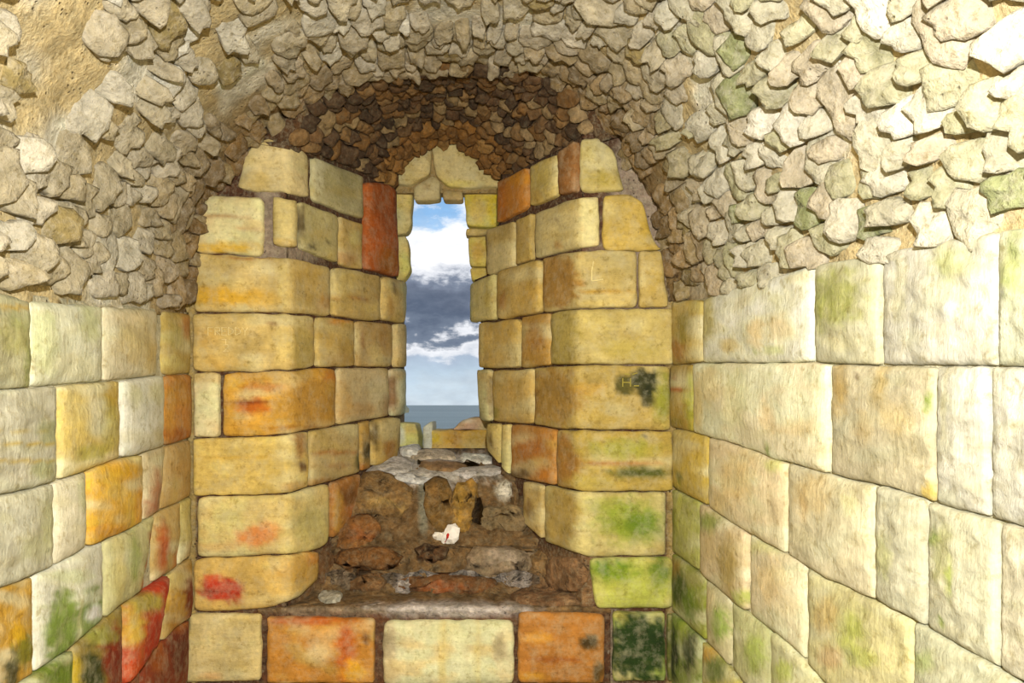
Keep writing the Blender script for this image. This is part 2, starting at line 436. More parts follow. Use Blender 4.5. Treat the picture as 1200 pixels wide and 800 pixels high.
# end wall with its splayed reveals (two sheets joined into the wall)
ytopL = clampc([(215, 345), (226, 290), (233, 250), (268, 193), (290, 160), (312, 142), (345, 140), (360, 158), (425, 192), (462, 206), (500, 206)])
ytopR = clampc([(545, 205), (583, 203), (622, 183), (655, 168), (676, 152), (705, 135), (728, 160), (768, 235), (783, 280), (798, 345)])
dark = srgb((92, 58, 34)); greyj = srgb((158, 138, 118))
def jt(P):
    px, py = topx(P)
    k = 1 + .25 * nz(P.x * 30, P.y * 30, P.z * 30)
    w = .0
    w = max(w, 1 - sm(.8, 1.3, math.hypot((px - 314) / 14, (py - 255) / 60)))
    w = max(w, 1 - sm(.8, 1.3, math.hypot((px - 330) / 45, (py - 298) / 14)))
    w = max(w, 1 - sm(.8, 1.3, math.hypot((px - 335) / 45, (py - 155) / 25)))
    w = max(w, 1 - sm(.8, 1.3, math.hypot((px - 755) / 40, (py - 235) / 90)))
    w = max(w, .8 * (1 - sm(.8, 1.3, math.hypot((px - 712) / 14, (py - 760) / 60))))
    w = max(w, .5 * (1 - sm(.8, 1.3, math.hypot((px - 735) / 60, (py - 350) / 80))))
    c_ = tuple(lerp(dark[i], greyj[i], w) for i in range(3))
    pl = max(1 - sm(6, 10, abs(px - 222)), 1 - sm(6, 10, abs(px - 790)))
    rk = sm(636, 650, py) * sm(340, 350, px) * (1 - sm(692, 700, px)) * (1 - sm(708, 716, py))
    a_ = srgb((176, 150, 88)); b_ = srgb((132, 98, 62))
    c_ = tuple(lerp(lerp(c_[i], a_[i], pl), b_[i], rk) for i in range(3))
    return tuple(x * k for x in c_)
def sheet(xs, ytop, sgn):
    def P(i, j):
        px = xs[i]; yt = ytop(px); dd = 1 / inv_dep(px, 480); yb = HY + CAMZ / dd * FP
        py = lerp(yt, yb, j / 119)
        e = edgeL(py) if sgn < 0 else edgeR(py)
        if sgn < 0: px = 222 + (px - 222) * (e - 1.0 - 222) / (469 - 222) if px > 337 else px
        else: px = 790 - (790 - px) * (790 - e - 1.0) / (790 - 566) if px < 680 else px
        if sgn < 0 and px > e - 1: px = e - 1
        if sgn > 0 and px < e + 1: px = e + 1
        q = Fwall(px, py); n = nrm(Fwall, px, py)
        return q - n * (.012 + .004 * nz(px * .1, py * .1))
    return P
xsL = [214 + (470 - 214) * i / 63 for i in range(64)]
xsR = [798 - (798 - 566) * i / 63 for i in range(64)]
# an outer skin runs through the wall at the slit so that the wall is thick
wf = gridmesh('wall_front', sheet(xsL, ytopL, -1), 64, 120, M_MORT, jt, .3, off=Vector((-.2, .2, 0)))
wf2 = gridmesh('backing', sheet(xsR, ytopR, 1), 64, 120, M_MORT, jt, .3, kind=None, parent=wf, off=Vector((.2, .2, 0)))
struct_tag(wf, 'end wall of golden sandstone blocks splayed around the narrow window slit', 'wall')

# ------------------------------------------------------------------ end wall blocks, left of the slit
Y1 = (208, 180, 98); Y2 = (200, 168, 78); PALE = (215, 196, 138); OCH = (196, 150, 52); BR = (150, 105, 45); GOLD = (206, 158, 38); ORG = (178, 92, 24)
RV = (183, 152, 74)
def B(*a, **k): return block(wf, Fwall, *a, **k)
J2 = curve([(226, 296), (310, 301), (337, 301), (385, 312), (424, 318), (466, 327)])
J3 = curve([(225, 366), (290, 366), (337, 367), (385, 371), (420, 375), (472, 379)])
J4 = curve([(225, 436), (290, 436), (340, 434), (365, 431), (420, 430), (472, 431)])
J5 = curve([(228, 513), (260, 512), (310, 511), (337, 509), (360, 504), (390, 500), (430, 492), (470, 487)])
J6 = curve([(230, 581), (300, 580), (340, 578), (370, 568), (395, 562), (420, 553), (460, 540)])
J7 = curve([(230, 653), (300, 651), (340, 649), (375, 644), (390, 630)])
B([(278, 200), (290, 176), (303, 164), (320, 161), (340, 166), (352, 172), (363, 182)], [(278, 222), (300, 225), (330, 225), (348, 230), (363, 235)], (284, 277), 363, (212, 190, 122),
  [(300, 212, 18, 10, (190, 160, 70), .5)], r=11, g=2)
B([(364, 181), (385, 190), (410, 200), (426, 206)], [(364, 235), (395, 247), (426, 259)], 365, 426, (182, 172, 116), [(395, 215, 25, 22, (150, 140, 84), .5), (372, 205, 5, 25, (214, 208, 170), .6)], r=6)
B([(236, 232), (250, 228), (309, 231)], J2, (240, 226), 309, (222, 196, 128), [(265, 291, 40, 6, (214, 170, 40), .9), (262, 255, 45, 1.5, (150, 110, 60), .6), (270, 270, 40, 1.2, (170, 125, 60), .5)], r=8, H=.018)
B([(319, 230), (347, 233)], [(319, 289), (347, 291)], 319, 347, (214, 192, 112), [(335, 285, 15, 5, (190, 150, 50), .5)], r=6, H=.02)
B([(350, 235), (396, 252)], [(350, 291), (396, 310)], 350, 396, (186, 172, 104), [(352, 262, 3, 22, (60, 40, 20), .8), (362, 289, 6, 3, (40, 25, 12), .8), (390, 298, 14, 8, (190, 165, 90), .5), (383, 284, 2, 3, (60, 40, 20), .8)], r=6, H=.012)
B([(396, 252), (425, 262)], [(396, 311), (425, 318)], 396.5, 425, (190, 160, 80), [(413, 280, 9, 9, (205, 190, 120), .8), (405, 302, 12, 8, (170, 110, 50), .5)], r=4, H=.012)
B([(426, 213), (440, 212), (455, 216), (462, 224), (466, 235)], [(426, 316), (466, 325)], 426, (463, 466), (166, 84, 18),
  [(461, 240, 4, 28, (110, 50, 10), .8), (463, 230, 4, 12, (70, 40, 12), .8), (450, 305, 14, 16, (160, 100, 25), .7), (435, 290, 6, 40, (190, 92, 20), .5)], r=5, H=.020)
B(J2, J3, (229, 227), 387, (206, 178, 98), [(262, 347, 40, 12, (212, 164, 40), .9), (305, 350, 30, 10, (206, 160, 45), .6), (270, 303, 45, 1.5, (160, 100, 40), .7), (283, 335, 12, 9, (224, 200, 130), .5),
  (332, 330, 6, 26, (212, 190, 110), .5), (360, 335, 22, 28, (176, 142, 62), .7), (378, 355, 10, 10, (168, 110, 40), .5)], r=7)
B(J2, J3, 388, 445, (190, 162, 84), [(415, 350, 28, 1.5, (160, 105, 50), .6), (400, 330, 10, 20, (200, 170, 70), .4), (430, 362, 14, 6, (214, 190, 110), .5)], r=7)
B(J2, J3, 445, (477, 475), (208, 178, 96), [(460, 335, 3, 10, (60, 42, 20), .8), (455, 360, 3, 14, (170, 120, 40), .6), (471, 350, 4, 25, (226, 208, 150), .8)], r=8, H=.02, skirt=.15)
B(J3, J4, 225, 369, (208, 178, 94), [(245, 395, 14, 10, (200, 158, 70), .5), (320, 378, 8, 2, (150, 90, 30), .7), (330, 405, 9, 26, (220, 196, 120), .5), (352, 405, 14, 28, (178, 156, 82), .8), (262, 425, 26, 8, (200, 158, 60), .5)], r=8, H=.016)
B(J3, J4, 369.5, 415.5, (190, 158, 70), [(395, 376, 16, 3, (200, 130, 40), .7), (395, 420, 18, 8, (176, 130, 50), .4)], r=6)
B(J3, J4, 416, 460, (194, 160, 86), [(422, 400, 3, 12, (150, 90, 40), .6), (440, 415, 10, 12, (216, 196, 130), .6), (448, 395, 4, 24, (170, 125, 60), .5)], r=6)
B(J3, J4, 460.5, 475, (212, 186, 118), [], r=5, H=.016, skirt=.15)
B(J4, J5, 227, 258, (222, 200, 138), [], r=5)
B(J4, J5, 261, 393, (212, 158, 34), [(298, 476, 20, 9, (186, 92, 16), .9), (310, 453, 28, 5, (196, 110, 20), .6), (310, 471.5, 40, 1.3, (120, 55, 15), .8), (330, 500, 60, 1.6, (150, 90, 25), .6),
  (362, 470, 30, 28, (176, 132, 56), .75), (385, 440, 10, 8, (190, 110, 40), .6), (275, 448, 10, 8, (218, 178, 70), .6)], r=8, H=.016)
B(J4, J5, 393.5, 456, (200, 178, 120), [(400, 470, 8, 25, (190, 150, 80), .6), (440, 455, 12, 20, (208, 196, 156), .7), (420, 480, 20, 8, (186, 140, 70), .5), (450, 475, 4, 16, (160, 110, 50), .5)], r=7, H=.018)
B(J4, J5, 456.5, 476, (220, 200, 146), [(458, 460, 3, 18, (120, 76, 38), .8), (470, 460, 5, 25, (236, 222, 180), .7)], r=6, H=.018, skirt=.15)
B(J5, J6, 226, 361, (212, 182, 84), [(270, 530, 12, 10, (186, 160, 76), .5), (349, 520, 7, 20, (150, 100, 44), .8), (351, 546, 6, 6, (84, 50, 26), .9), (345, 570, 14, 6, (170, 130, 60), .7), (280, 535, 50, 1.5, (196, 158, 60), .6)], r=6, H=.014)
B(J5, J6, 361.5, 420, (182, 158, 92), [(390, 530, 28, 3, (168, 108, 50), .7), (417, 540, 4, 12, (50, 62, 20), .8), (390, 545, 20, 3, (160, 110, 56), .5), (375, 565, 14, 6, (160, 110, 46), .6)], r=5)
B(J5, J6, 420.5, 433, (176, 140, 62), [(427, 530, 5, 14, (40, 36, 14), .9), (425, 550, 6, 8, (160, 90, 26), .7)], r=3)
B(J5, J6, 433.5, 468, (204, 172, 84), [(436, 510, 2.5, 20, (60, 44, 20), .8), (452, 525, 8, 10, (160, 100, 32), .7), (455, 540, 10, 8, (176, 124, 36), .6)], r=7, H=.018, skirt=.12)
B(J6, J7, 231, 385, (214, 188, 106), [(300, 628, 26, 10, (208, 118, 52), .8), (312, 618, 16, 8, (214, 130, 64), .6), (262, 640, 30, 5, (214, 160, 84), .5), (360, 615, 22, 26, (180, 168, 96), .7)], r=10, H=.016)
B(J6, [(386, 633), (420, 606)], 386, 421, (168, 112, 42), [(405, 580, 8, 14, (90, 56, 26), .7), (410, 605, 8, 12, (176, 92, 24), .7), (392, 600, 4, 26, (190, 150, 60), .6)], r=5)
B(J7, [(225, 717), (270, 716), (320, 712), (350, 700), (374, 676)], 226, 374, (206, 170, 78), [(262, 690, 24, 14, (176, 46, 26), .95, .35), (250, 680, 14, 9, (190, 60, 34), .8, .4), (262, 692, 28, 1.6, (120, 24, 12), .9),
  (350, 668, 22, 16, (184, 140, 58), .6), (365, 655, 10, 8, (200, 120, 30), .6)], r=12, H=.018)
block(wf, Fface, [(215, 718), (306, 718)], [(214, 800), (306, 798)], (221, 215), 307, (206, 184, 112), [(298, 736, 2.5, 2.5, (60, 44, 24), .9), (250, 790, 14, 5, (200, 140, 70), .5)], r=6)
block(wf, Fface, [(313, 721), (440, 724)], 800, 313, 440, (190, 128, 32), [(360, 726, 50, 5, (170, 76, 16), .8), (408, 760, 12, 34, (176, 78, 14), .9, .7), (418, 785, 14, 14, (228, 160, 40), .9), (430, 745, 5, 8, (90, 50, 20), .8)], r=5, H=.016)
block(wf, Fface, [(448, 726), (603, 726)], 802, 448, 603, (222, 208, 152), [(456, 750, 9, 20, (120, 104, 78), .6), (585, 758, 8, 16, (96, 82, 50), .6), (520, 765, 5, 40, (206, 184, 108), .6), (560, 765, 4, 40, (208, 190, 120), .5), (458, 785, 12, 12, (160, 130, 70), .5)], r=10, H=.020)
block(wf, Fface, [(606, 716), (650, 716), (708, 718)], 800, 606, 709, (172, 112, 34), [(630, 745, 18, 6, (206, 150, 50), .6), (650, 770, 30, 4, (150, 80, 22), .7), (690, 750, 11, 9, (36, 36, 12), .9), (700, 785, 8, 12, (46, 44, 14), .85), (625, 790, 18, 5, (204, 150, 44), .7)], r=7, H=.018)
# one more course down to the floor
for (a, b, c) in ((216, 330, Y1), (330, 470, Y2), (470, 590, PALE), (590, 705, Y2), (705, 788, (170, 170, 80))):
    block(wf, Fface, 802, 903, a, b, c, r=7)
# ------------------------------------------------------------------ end wall blocks, right of the slit
K1 = curve([(578, 266), (620, 247), (656, 233), (680, 227), (730, 225)])
K2 = curve([(566, 324), (583, 318), (620, 307), (660, 296), (702, 292), (776, 294)])
K3 = curve([(550, 378), (583, 376), (630, 368), (680, 362), (750, 361), (792, 361)])
K4 = curve([(560, 432), (610, 432), (650, 428), (700, 427), (792, 428)])
K5 = curve([(570, 494), (626, 498), (650, 502), (700, 504), (792, 504)])
K6 = curve([(572, 528), (587, 545), (598, 558), (652, 570), (682, 576), (740, 576), (792, 575)])
K7 = curve([(612, 610), (640, 635), (665, 645), (688, 653), (792, 651)])
GR = (150, 160, 50); DG = (50, 70, 16)
B([(583, 213), (620, 195)], [(583, 263), (620, 245)], 583, 620.5, (186, 120, 26), [(592, 235, 6, 24, (168, 92, 18), .6), (610, 210, 12, 8, (200, 140, 30), .5)], r=5)
B([(622, 194), (656, 179)], [(622, 243), (656, 230)], 622.5, 655.5, (196, 172, 84), [(640, 205, 12, 14, (180, 160, 76), .5), (632, 230, 8, 8, (184, 140, 50), .4)], r=5)
B([(656, 178), (678, 163)], [(656, 230), (678, 226)], 656.5, 677.5, (150, 100, 44), [], r=4, rough=2.5)
B([(678, 163), (700, 160), (715, 172), (728, 186), (732, 215)], [(678, 226), (732, 225)], 678.5, (722, 733), (198, 178, 96), [(705, 210, 18, 9, (176, 156, 50), .6), (690, 180, 10, 12, (206, 190, 116), .5)], r=9, rough=2)
B([(572, 268), (605, 258)], [(572, 324), (605, 313)], (571, 571), 605, (194, 168, 92), [], r=5)
B([(605, 258), (626, 249)], [(605, 311), (626, 305)], 605.5, 625.5, (182, 154, 76), [], r=3)
B([(626, 250), (660, 236), (680, 231), (703, 229)], [(626, 304), (660, 295), (680, 291), (703, 289)], 626.5, 703, (196, 178, 110), [(692, 260, 11, 34, (226, 198, 138), .95, .15), (654, 258, 2, 4, (90, 60, 24), .9), (657, 287, 5, 5, (168, 120, 44), .6)], r=6)
B([(705, 229), (738, 227), (752, 236), (765, 262), (775, 290)], [(705, 294), (776, 295)], 705.5, (756, 776), (208, 176, 72), [(760, 270, 14, 20, (194, 160, 50), .6), (720, 245, 16, 12, (214, 186, 96), .4)], r=9)
B([(553, 331), (583, 318)], K3, (552, 551), 583.5, (212, 196, 116), [(562, 350, 2, 22, (150, 140, 40), .6), (574, 345, 2, 24, (170, 150, 60), .6), (556, 350, 4, 25, (234, 222, 170), .7)], r=8, H=.022, skirt=.15)
B(K2, K3, 583.5, 636, (196, 164, 76), [(594, 352, 5, 10, (150, 92, 36), .6), (625, 340, 10, 18, (190, 150, 60), .4)], r=7, H=.016)
B(K2, K3, 636.5, 747, (210, 186, 104), [(655, 330, 25, 32, (178, 132, 56), .9, .2), (713, 343, 36, 2, (196, 152, 40), .8), (713, 355, 34, 4, (216, 190, 104), .6)], r=6)
B(K2, K3, 747.5, (776, 784), (204, 176, 88), [(765, 330, 10, 16, (196, 164, 66), .5)], r=6)
B(K3, K4, (562, 562), 611, (200, 168, 80), [(568, 400, 4, 30, (224, 204, 140), .6), (600, 385, 8, 10, (186, 150, 56), .4)], r=7, H=.016, skirt=.15)
B(K3, K4, 611.5, 647, (182, 140, 56), [(630, 395, 10, 14, (160, 100, 36), .5)], r=5)
B(K3, K4, 647.5, 790, (206, 184, 96), [(663, 395, 17, 32, (178, 158, 78), .85, .2), (740, 410, 36, 12, (196, 176, 74), .5), (700, 380, 20, 10, (212, 192, 112), .5)], r=7, H=.016)
B(K4, K5, (559, 562), 577, (222, 202, 134), [(576, 460, 2, 24, (110, 84, 40), .7)], r=5, H=.018, skirt=.15)
B(K4, K5, 577.5, 627, (196, 164, 80), [(582, 483, 6, 8, (140, 140, 50), .6), (600, 450, 8, 20, (190, 150, 66), .4)], r=7, H=.016)
B(K4, K5, 627.5, 786, (198, 170, 78), [(654, 465, 27, 33, (176, 136, 62), .85, .2), (775, 465, 12, 32, (140, 150, 40), .8, .7), (733, 450, 14, 12, (70, 70, 20), .9, .3), (755, 447, 15, 14, (34, 44, 14), .95, .3), (757, 465, 9, 11, (40, 46, 16), .9, .4), (690, 455, 18, 8, (206, 160, 60), .5), (700, 490, 30, 7, (206, 178, 90), .5)], r=6, H=.015)
B(K5, K6, (571, 571), 588, (208, 184, 96), [(579, 515, 3, 8, (96, 70, 26), .8)], r=5, H=.016, skirt=.12)
B(K5, K6, 588.5, 599, (212, 186, 92), [], r=4)
B(K5, K6, 599.5, 653, (182, 124, 42), [(625, 525, 18, 12, (168, 98, 34), .6), (612, 555, 14, 5, (84, 56, 24), .8), (640, 555, 8, 10, (196, 120, 32), .5)], r=6)
B(K5, K6, 653.5, 789, (192, 164, 62), [(666, 540, 14, 34, (170, 118, 48), .85, .3), (750, 553, 40, 7, (70, 84, 20), .9, .6), (730, 525, 40, 12, (160, 166, 54), .7, .6), (720, 543, 50, 2.5, (170, 100, 30), .7), (690, 565, 30, 8, (196, 180, 90), .5), (756, 510, 2, 2, (50, 40, 20), .9)], r=6)
B(K6, K7, 614, 638, (188, 160, 84), [(624, 595, 4, 12, (110, 72, 30), .7)], r=5, skirt=.1)
B(K6, K7, 638.5, 781, (206, 190, 112), [(661, 605, 18, 34, (180, 150, 72), .8, .2), (738, 610, 42, 27, (132, 152, 30), .9, .7), (752, 615, 20, 16, (92, 122, 22), .8, .7), (710, 592, 26, 10, (160, 170, 60), .5)], r=7, H=.016)
B(K7, [(689, 713), (792, 712)], (689, 697), 789, (190, 190, 84), [(715, 668, 30, 14, (66, 112, 16), 1, .5), (772, 670, 14, 18, (76, 112, 20), .9, .6), (735, 685, 50, 26, (170, 180, 56), .5), (735, 690, 30, 10, (180, 186, 80), .5), (700, 690, 8, 20, (200, 190, 110), .5)], r=9, H=.018)
B([(716, 716), (782, 716)], 798, 717, 780, (140, 156, 60), [(748, 755, 34, 38, (34, 56, 12), 1.0, .3)], r=6)
B([(781, 718), (790, 718)], 798, 781, 790, (120, 120, 50), [(785, 760, 4, 40, (60, 70, 24), .7)], r=2)

# scratched lettering on the end wall
fl_ = []
def letters(x, y, w, h, gap, word):
    G = {'F': [(0, 0, 0, 1), (0, 0, 1, 0), (0, .5, .8, .5)], 'R': [(0, 0, 0, 1), (0, 0, .9, .05), (.9, .05, .9, .45), (.9, .45, 0, .5), (.2, .5, 1, 1)],
         'E': [(0, 0, 0, 1), (0, 0, 1, 0), (0, .5, .8, .5), (0, 1, 1, 1)], 'D': [(0, 0, 0, 1), (0, 0, .9, .3), (.9, .3, .9, .7), (.9, .7, 0, 1)],
         'Y': [(0, 0, .5, .5), (1, 0, .5, .5), (.5, .5, .5, 1)], '2': [(0, .1, .9, 0), (.9, 0, .9, .4), (.9, .4, 0, 1), (0, 1, 1, 1)], 'H': [(0, 0, 0, 1), (1, 0, 1, 1), (0, .5, 1, .5)]}
    out = []
    for i, ch in enumerate(word):
        x0 = x + i * (w + gap)
        out += [(x0 + a * w, y + b * h, x0 + c * w, y + d * h) for a, b, c, d in G[ch]]
    return out
target = [o for o in wf.children if o.name.startswith('ashlar_block')]
def block_at(px, py):
    best = None
    for o in target:
        q = [topx(Vector((v.co.x, v.co.y, v.co.z - CAMZ))) for v in o.data.vertices]
        if min(a for a, b in q) < px < max(a for a, b in q) and min(b for a, b in q) < py < max(b for a, b in q): best = o
    return best
strokes(block_at(268, 390), Fwall, letters(246, 384, 6, 9, 1.9, 'FREDDY') + [(262, 398, 272, 398), (267, 398, 267, 404)] + letters(264, 404, 6, 8, 0, '2'), .8, (236, 216, 156), 'scratched_lettering', h=.021, label='pale scratched capital letters')
strokes(block_at(735, 450), Fwall, letters(729, 443, 9, 10, 1.5, 'H') + [(731, 438, 737, 439), (740, 439, 746, 437), (742, 452, 748, 452)], 1.3, (160, 148, 66), 'carved_letter', h=.021, label='pale carved letter on dark moss')
strokes(block_at(700, 330), Fwall, [(695, 307, 693, 318), (693, 318, 693, 330), (693, 330, 706, 328)], 1.4, (232, 214, 150), 'scratch_mark', h=.02, label='pale scratched corner mark')

# ------------------------------------------------------------------ left wall blocks
LT = curve([(-60, 336), (0, 344), (22, 351), (110, 358), (185, 363), (224, 367)])
L1 = curve([(0, 456), (60, 452), (130, 446), (185, 440), (224, 438)])
L2 = curve([(0, 580), (33, 573), (60, 565), (95, 553), (133, 538), (160, 532), (187, 523), (224, 514)])
L3 = curve([(0, 688), (30, 677), (55, 665), (85, 650), (97, 642), (145, 621), (180, 601), (224, 581)])
L4 = curve([(-60, 850), (35, 790), (75, 763), (90, 750), (118, 726), (140, 706), (165, 692), (182, 680), (205, 665), (224, 650)])
L5 = curve([(-60, 1010), (110, 836), (150, 795), (165, 768), (190, 750), (200, 738), (224, 722)])
L6 = curve([(-60, 1120), (130, 900), (224, 792)])
L7 = curve([(-60, 1250), (224, 862)])
def LB(*a, **k):
    k.setdefault('mat', M_SIDE); k.setdefault('H', .013); k.setdefault('r', 7); k.setdefault('g', .5); k.setdefault('bulge', .012)
    return block(wl, Fleft, *a, **k)
PL = (208, 206, 170)
LB(LT, L1, -130, 31, (206, 200, 130), [(5, 360, 30, 3, (214, 176, 60), .8), (10, 395, 30, 20, (200, 196, 110), .6), (25, 430, 6, 30, (150, 160, 60), .6), (15, 375, 20, 12, (160, 170, 90), .4)])
LB(LT, L1, 32, 119, (204, 204, 158), [(45, 400, 14, 40, (176, 184, 116), .5), (100, 380, 14, 20, (180, 186, 120), .5), (80, 430, 30, 14, (196, 190, 150), .5)])
LB(LT, L1, 119, 183, (204, 192, 140), [(155, 400, 26, 30, (190, 166, 90), .5), (172, 420, 10, 20, (180, 150, 60), .5), (150, 370, 24, 8, (216, 200, 160), .6)])
LB(LT, L1, 189, 223, (176, 152, 70), [(214, 380, 8, 14, (166, 100, 34), .7), (200, 425, 10, 12, (206, 196, 130), .6), (200, 395, 9, 16, (170, 160, 80), .5)])
LB(L1, L2, -130, 65, (210, 204, 160), [(30, 520, 60, 2, (206, 176, 70), .8), (10, 505, 50, 1.5, (206, 180, 80), .6), (20, 540, 60, 2.5, (206, 176, 70), .7), (50, 505, 14, 14, (150, 160, 80), .5), (45, 550, 16, 12, (150, 160, 70), .5), (10, 560, 18, 8, (220, 214, 190), .7)])
LB(L1, L2, 66, 138, (196, 172, 84), [(105, 485, 14, 26, (208, 204, 176), .7, .7), (125, 465, 10, 14, (190, 156, 50), .7), (100, 530, 20, 10, (160, 156, 60), .6), (75, 470, 8, 10, (206, 190, 130), .6), (120, 500, 12, 30, (150, 150, 60), .4), (125, 535, 8, 6, (216, 200, 160), .5)])
LB(L1, L2, 139, 189, (210, 208, 176), [(175, 460, 8, 14, (176, 170, 110), .5), (150, 465, 6, 16, (180, 176, 120), .5), (178, 508, 8, 8, (176, 160, 90), .5)])
LB(L1, L2, 190, 224, (180, 122, 44), [(205, 460, 10, 16, (176, 130, 44), .6), (205, 510, 14, 8, (160, 90, 30), .7), (196, 480, 5, 30, (196, 150, 60), .5)])
LB(L2, L3, -130, 60, (208, 204, 160), [(50, 610, 12, 30, (180, 180, 110), .5), (35, 640, 22, 16, (180, 180, 110), .4)])
LB(L2, L3, 60, 99, (208, 198, 152), [(90, 580, 8, 20, (170, 176, 120), .5)])
LB(L2, L3, 99, 163, (216, 166, 34), [(122, 575, 12, 10, (208, 176, 80), .7), (135, 550, 24, 8, (216, 160, 20), .6), (120, 622, 22, 8, (200, 136, 26), .6), (156, 590, 6, 24, (190, 126, 26), .5)])
LB(L2, L3, 163, (191, 184), (196, 176, 112), [(177, 575, 8, 22, (166, 98, 56), .8, .7), (172, 595, 8, 10, (170, 90, 60), .6)])
LB(L2, L3, (191, 185), 223, (184, 152, 84), [(210, 560, 10, 26, (172, 130, 60), .5), (200, 580, 4, 24, (206, 180, 100), .4)])
LB(L3, L4, -130, 36, (204, 156, 28), [(20, 760, 18, 22, (110, 120, 20), .8, .6), (5, 790, 10, 24, (40, 50, 12), .9), (18, 705, 14, 8, (206, 180, 120), .6), (10, 740, 12, 14, (214, 166, 20), .7)])
LB(L3, L4, 37, 119, (206, 204, 170), [(66, 735, 20, 42, (112, 136, 40), .95, .35), (100, 720, 17, 32, (112, 140, 44), .9, .4), (97, 700, 14, 8, (208, 212, 190), .9), (104, 718, 12, 9, (216, 222, 214), .95), (86, 735, 3, 34, (200, 200, 150), .7), (75, 675, 26, 8, (200, 206, 168), .8), (65, 765, 16, 8, (90, 120, 30), .6)])
LB(L3, L4, 119, (178, 162), (186, 180, 98), [(172, 660, 7, 34, (170, 60, 18), .9, .4), (165, 690, 6, 14, (170, 70, 20), .8), (130, 670, 6, 40, (204, 190, 120), .6), (148, 655, 7, 26, (140, 160, 70), .6)])
LB(L3, L4, (180, 176), (211, 207), (190, 160, 86), [(186, 640, 6, 28, (176, 74, 24), .85), (205, 655, 6, 14, (176, 96, 40), .6)])
LB(L3, L4, (211, 207), 223, (176, 160, 84), [(218, 650, 5, 20, (170, 120, 60), .5)])
LB(L4, L5, -60, 80, (120, 130, 44), [(60, 790, 24, 14, (96, 120, 26), .8), (84, 786, 4, 16, (180, 160, 30), .8)])
LB(L4, L5, 80, 140, (140, 120, 46), [(127, 775, 18, 36, (128, 38, 10), .97, .35), (98, 790, 12, 30, (44, 54, 12), .95, .5), (110, 745, 20, 10, (150, 156, 70), .7), (82, 785, 4, 16, (176, 150, 26), .8)])
LB(L4, L5, 140, (194, 176), (176, 54, 12), [(147, 735, 8, 26, (190, 164, 66), .9, .6), (160, 706, 20, 12, (170, 160, 70), .9), (184, 720, 9, 34, (190, 30, 8), .9), (150, 790, 10, 20, (196, 80, 20), .7), (165, 750, 14, 20, (170, 50, 14), .6)], H=.034)
LB(L4, L5, (195, 185), 223, (178, 138, 46), [(216, 702, 8, 22, (116, 44, 16), .95, .3), (200, 680, 10, 10, (184, 160, 70), .6), (200, 735, 8, 10, (170, 110, 30), .6)])
LB(L5, L6, 60, 160, (130, 60, 18))
LB(L5, L6, (166, 155), 221, (126, 52, 18), [(205, 768, 10, 26, (92, 36, 16), .8), (180, 765, 8, 26, (156, 84, 26), .7), (200, 732, 16, 8, (176, 110, 40), .6)])
LB(L6, L7, 100, 222, (120, 60, 22))

# ------------------------------------------------------------------ right wall blocks
RT = curve([(788, 354), (830, 350), (870, 336), (915, 323), (955, 311), (1020, 299), (1100, 283), (1200, 266), (1300, 249)])
R1 = curve([(788, 428), (820, 425), (870, 425), (960, 425), (1045, 428), (1160, 429), (1200, 430), (1400, 434)])
R2 = curve([(788, 501), (830, 510), (870, 522), (910, 537), (990, 559), (1050, 572), (1080, 582), (1125, 597), (1160, 605), (1200, 617), (1400, 672)])
R3 = curve([(788, 570), (828, 591), (885, 627), (930, 651), (972, 678), (1035, 705), (1080, 728), (1140, 763), (1200, 795), (1400, 905)])
R4 = curve([(788, 645), (825, 672), (867, 708), (885, 723), (915, 744), (948, 775), (966, 798), (1100, 905)])
R5 = curve([(788, 713), (798, 722), (843, 764), (870, 796), (1100, 1050)])
R6 = curve([(788, 800), (1100, 1220)])
R7 = curve([(788, 860), (1100, 1380)])
def RB(*a, **k):
    k.setdefault('mat', M_SIDE); k.setdefault('H', .013); k.setdefault('r', 7); k.setdefault('g', .5); k.setdefault('bulge', .010)
    return block(wr, Fright, *a, **k)
CR_ = (222, 218, 178); GRN = (176, 186, 96)
RB(RT, R1, 789, 826, (172, 148, 64), [(808, 385, 8, 20, (120, 110, 26), .6), (800, 410, 10, 14, (150, 90, 34), .6), (820, 360, 8, 8, (190, 180, 110), .6)])
RB(RT, R1, 826, 957, (222, 218, 172), [(834, 375, 10, 24, (170, 160, 86), .8), (862, 404, 13, 8, (190, 170, 110), .8), (895, 388, 12, 16, (206, 184, 136), .8), (925, 385, 14, 16, (208, 186, 140), .6), (892, 413, 4, 4, (160, 170, 110), .7), (915, 410, 14, 5, (180, 190, 120), .6)])
RB(RT, R1, 958, 1034, (220, 216, 160), [(990, 350, 30, 34, (176, 180, 86), .85, .7), (968, 360, 8, 34, (168, 174, 80), .6), (995, 400, 20, 12, (220, 212, 160), .5)])
RB(RT, R1, 1036, 1172, (226, 222, 186), [(1120, 310, 26, 20, (190, 200, 110), .6, .8), (1060, 340, 8, 40, (208, 204, 150), .4)])
RB(RT, R1, 1174, 1290, (216, 218, 170), [(1195, 310, 16, 40, (186, 200, 100), .7, .8)])
RB(RT, R1, 1292, 1450, CR_)
RB(R1, R2, 785, 815, (166, 138, 54), [(800, 441, 12, 2, (150, 70, 24), .8), (800, 456, 12, 2, (160, 76, 30), .8), (813, 470, 5, 36, (150, 156, 50), .7), (796, 494, 8, 6, (120, 110, 30), .6)])
RB(R1, R2, 815, 976, (218, 206, 150), [(840, 450, 14, 24, (212, 194, 140), .6), (870, 470, 16, 36, (222, 208, 156), .5), (910, 490, 8, 20, (206, 180, 130), .6), (823, 475, 6, 30, (196, 176, 100), .6), (945, 500, 26, 12, (214, 190, 140), .5), (907, 528, 3, 8, (110, 130, 30), .8)])
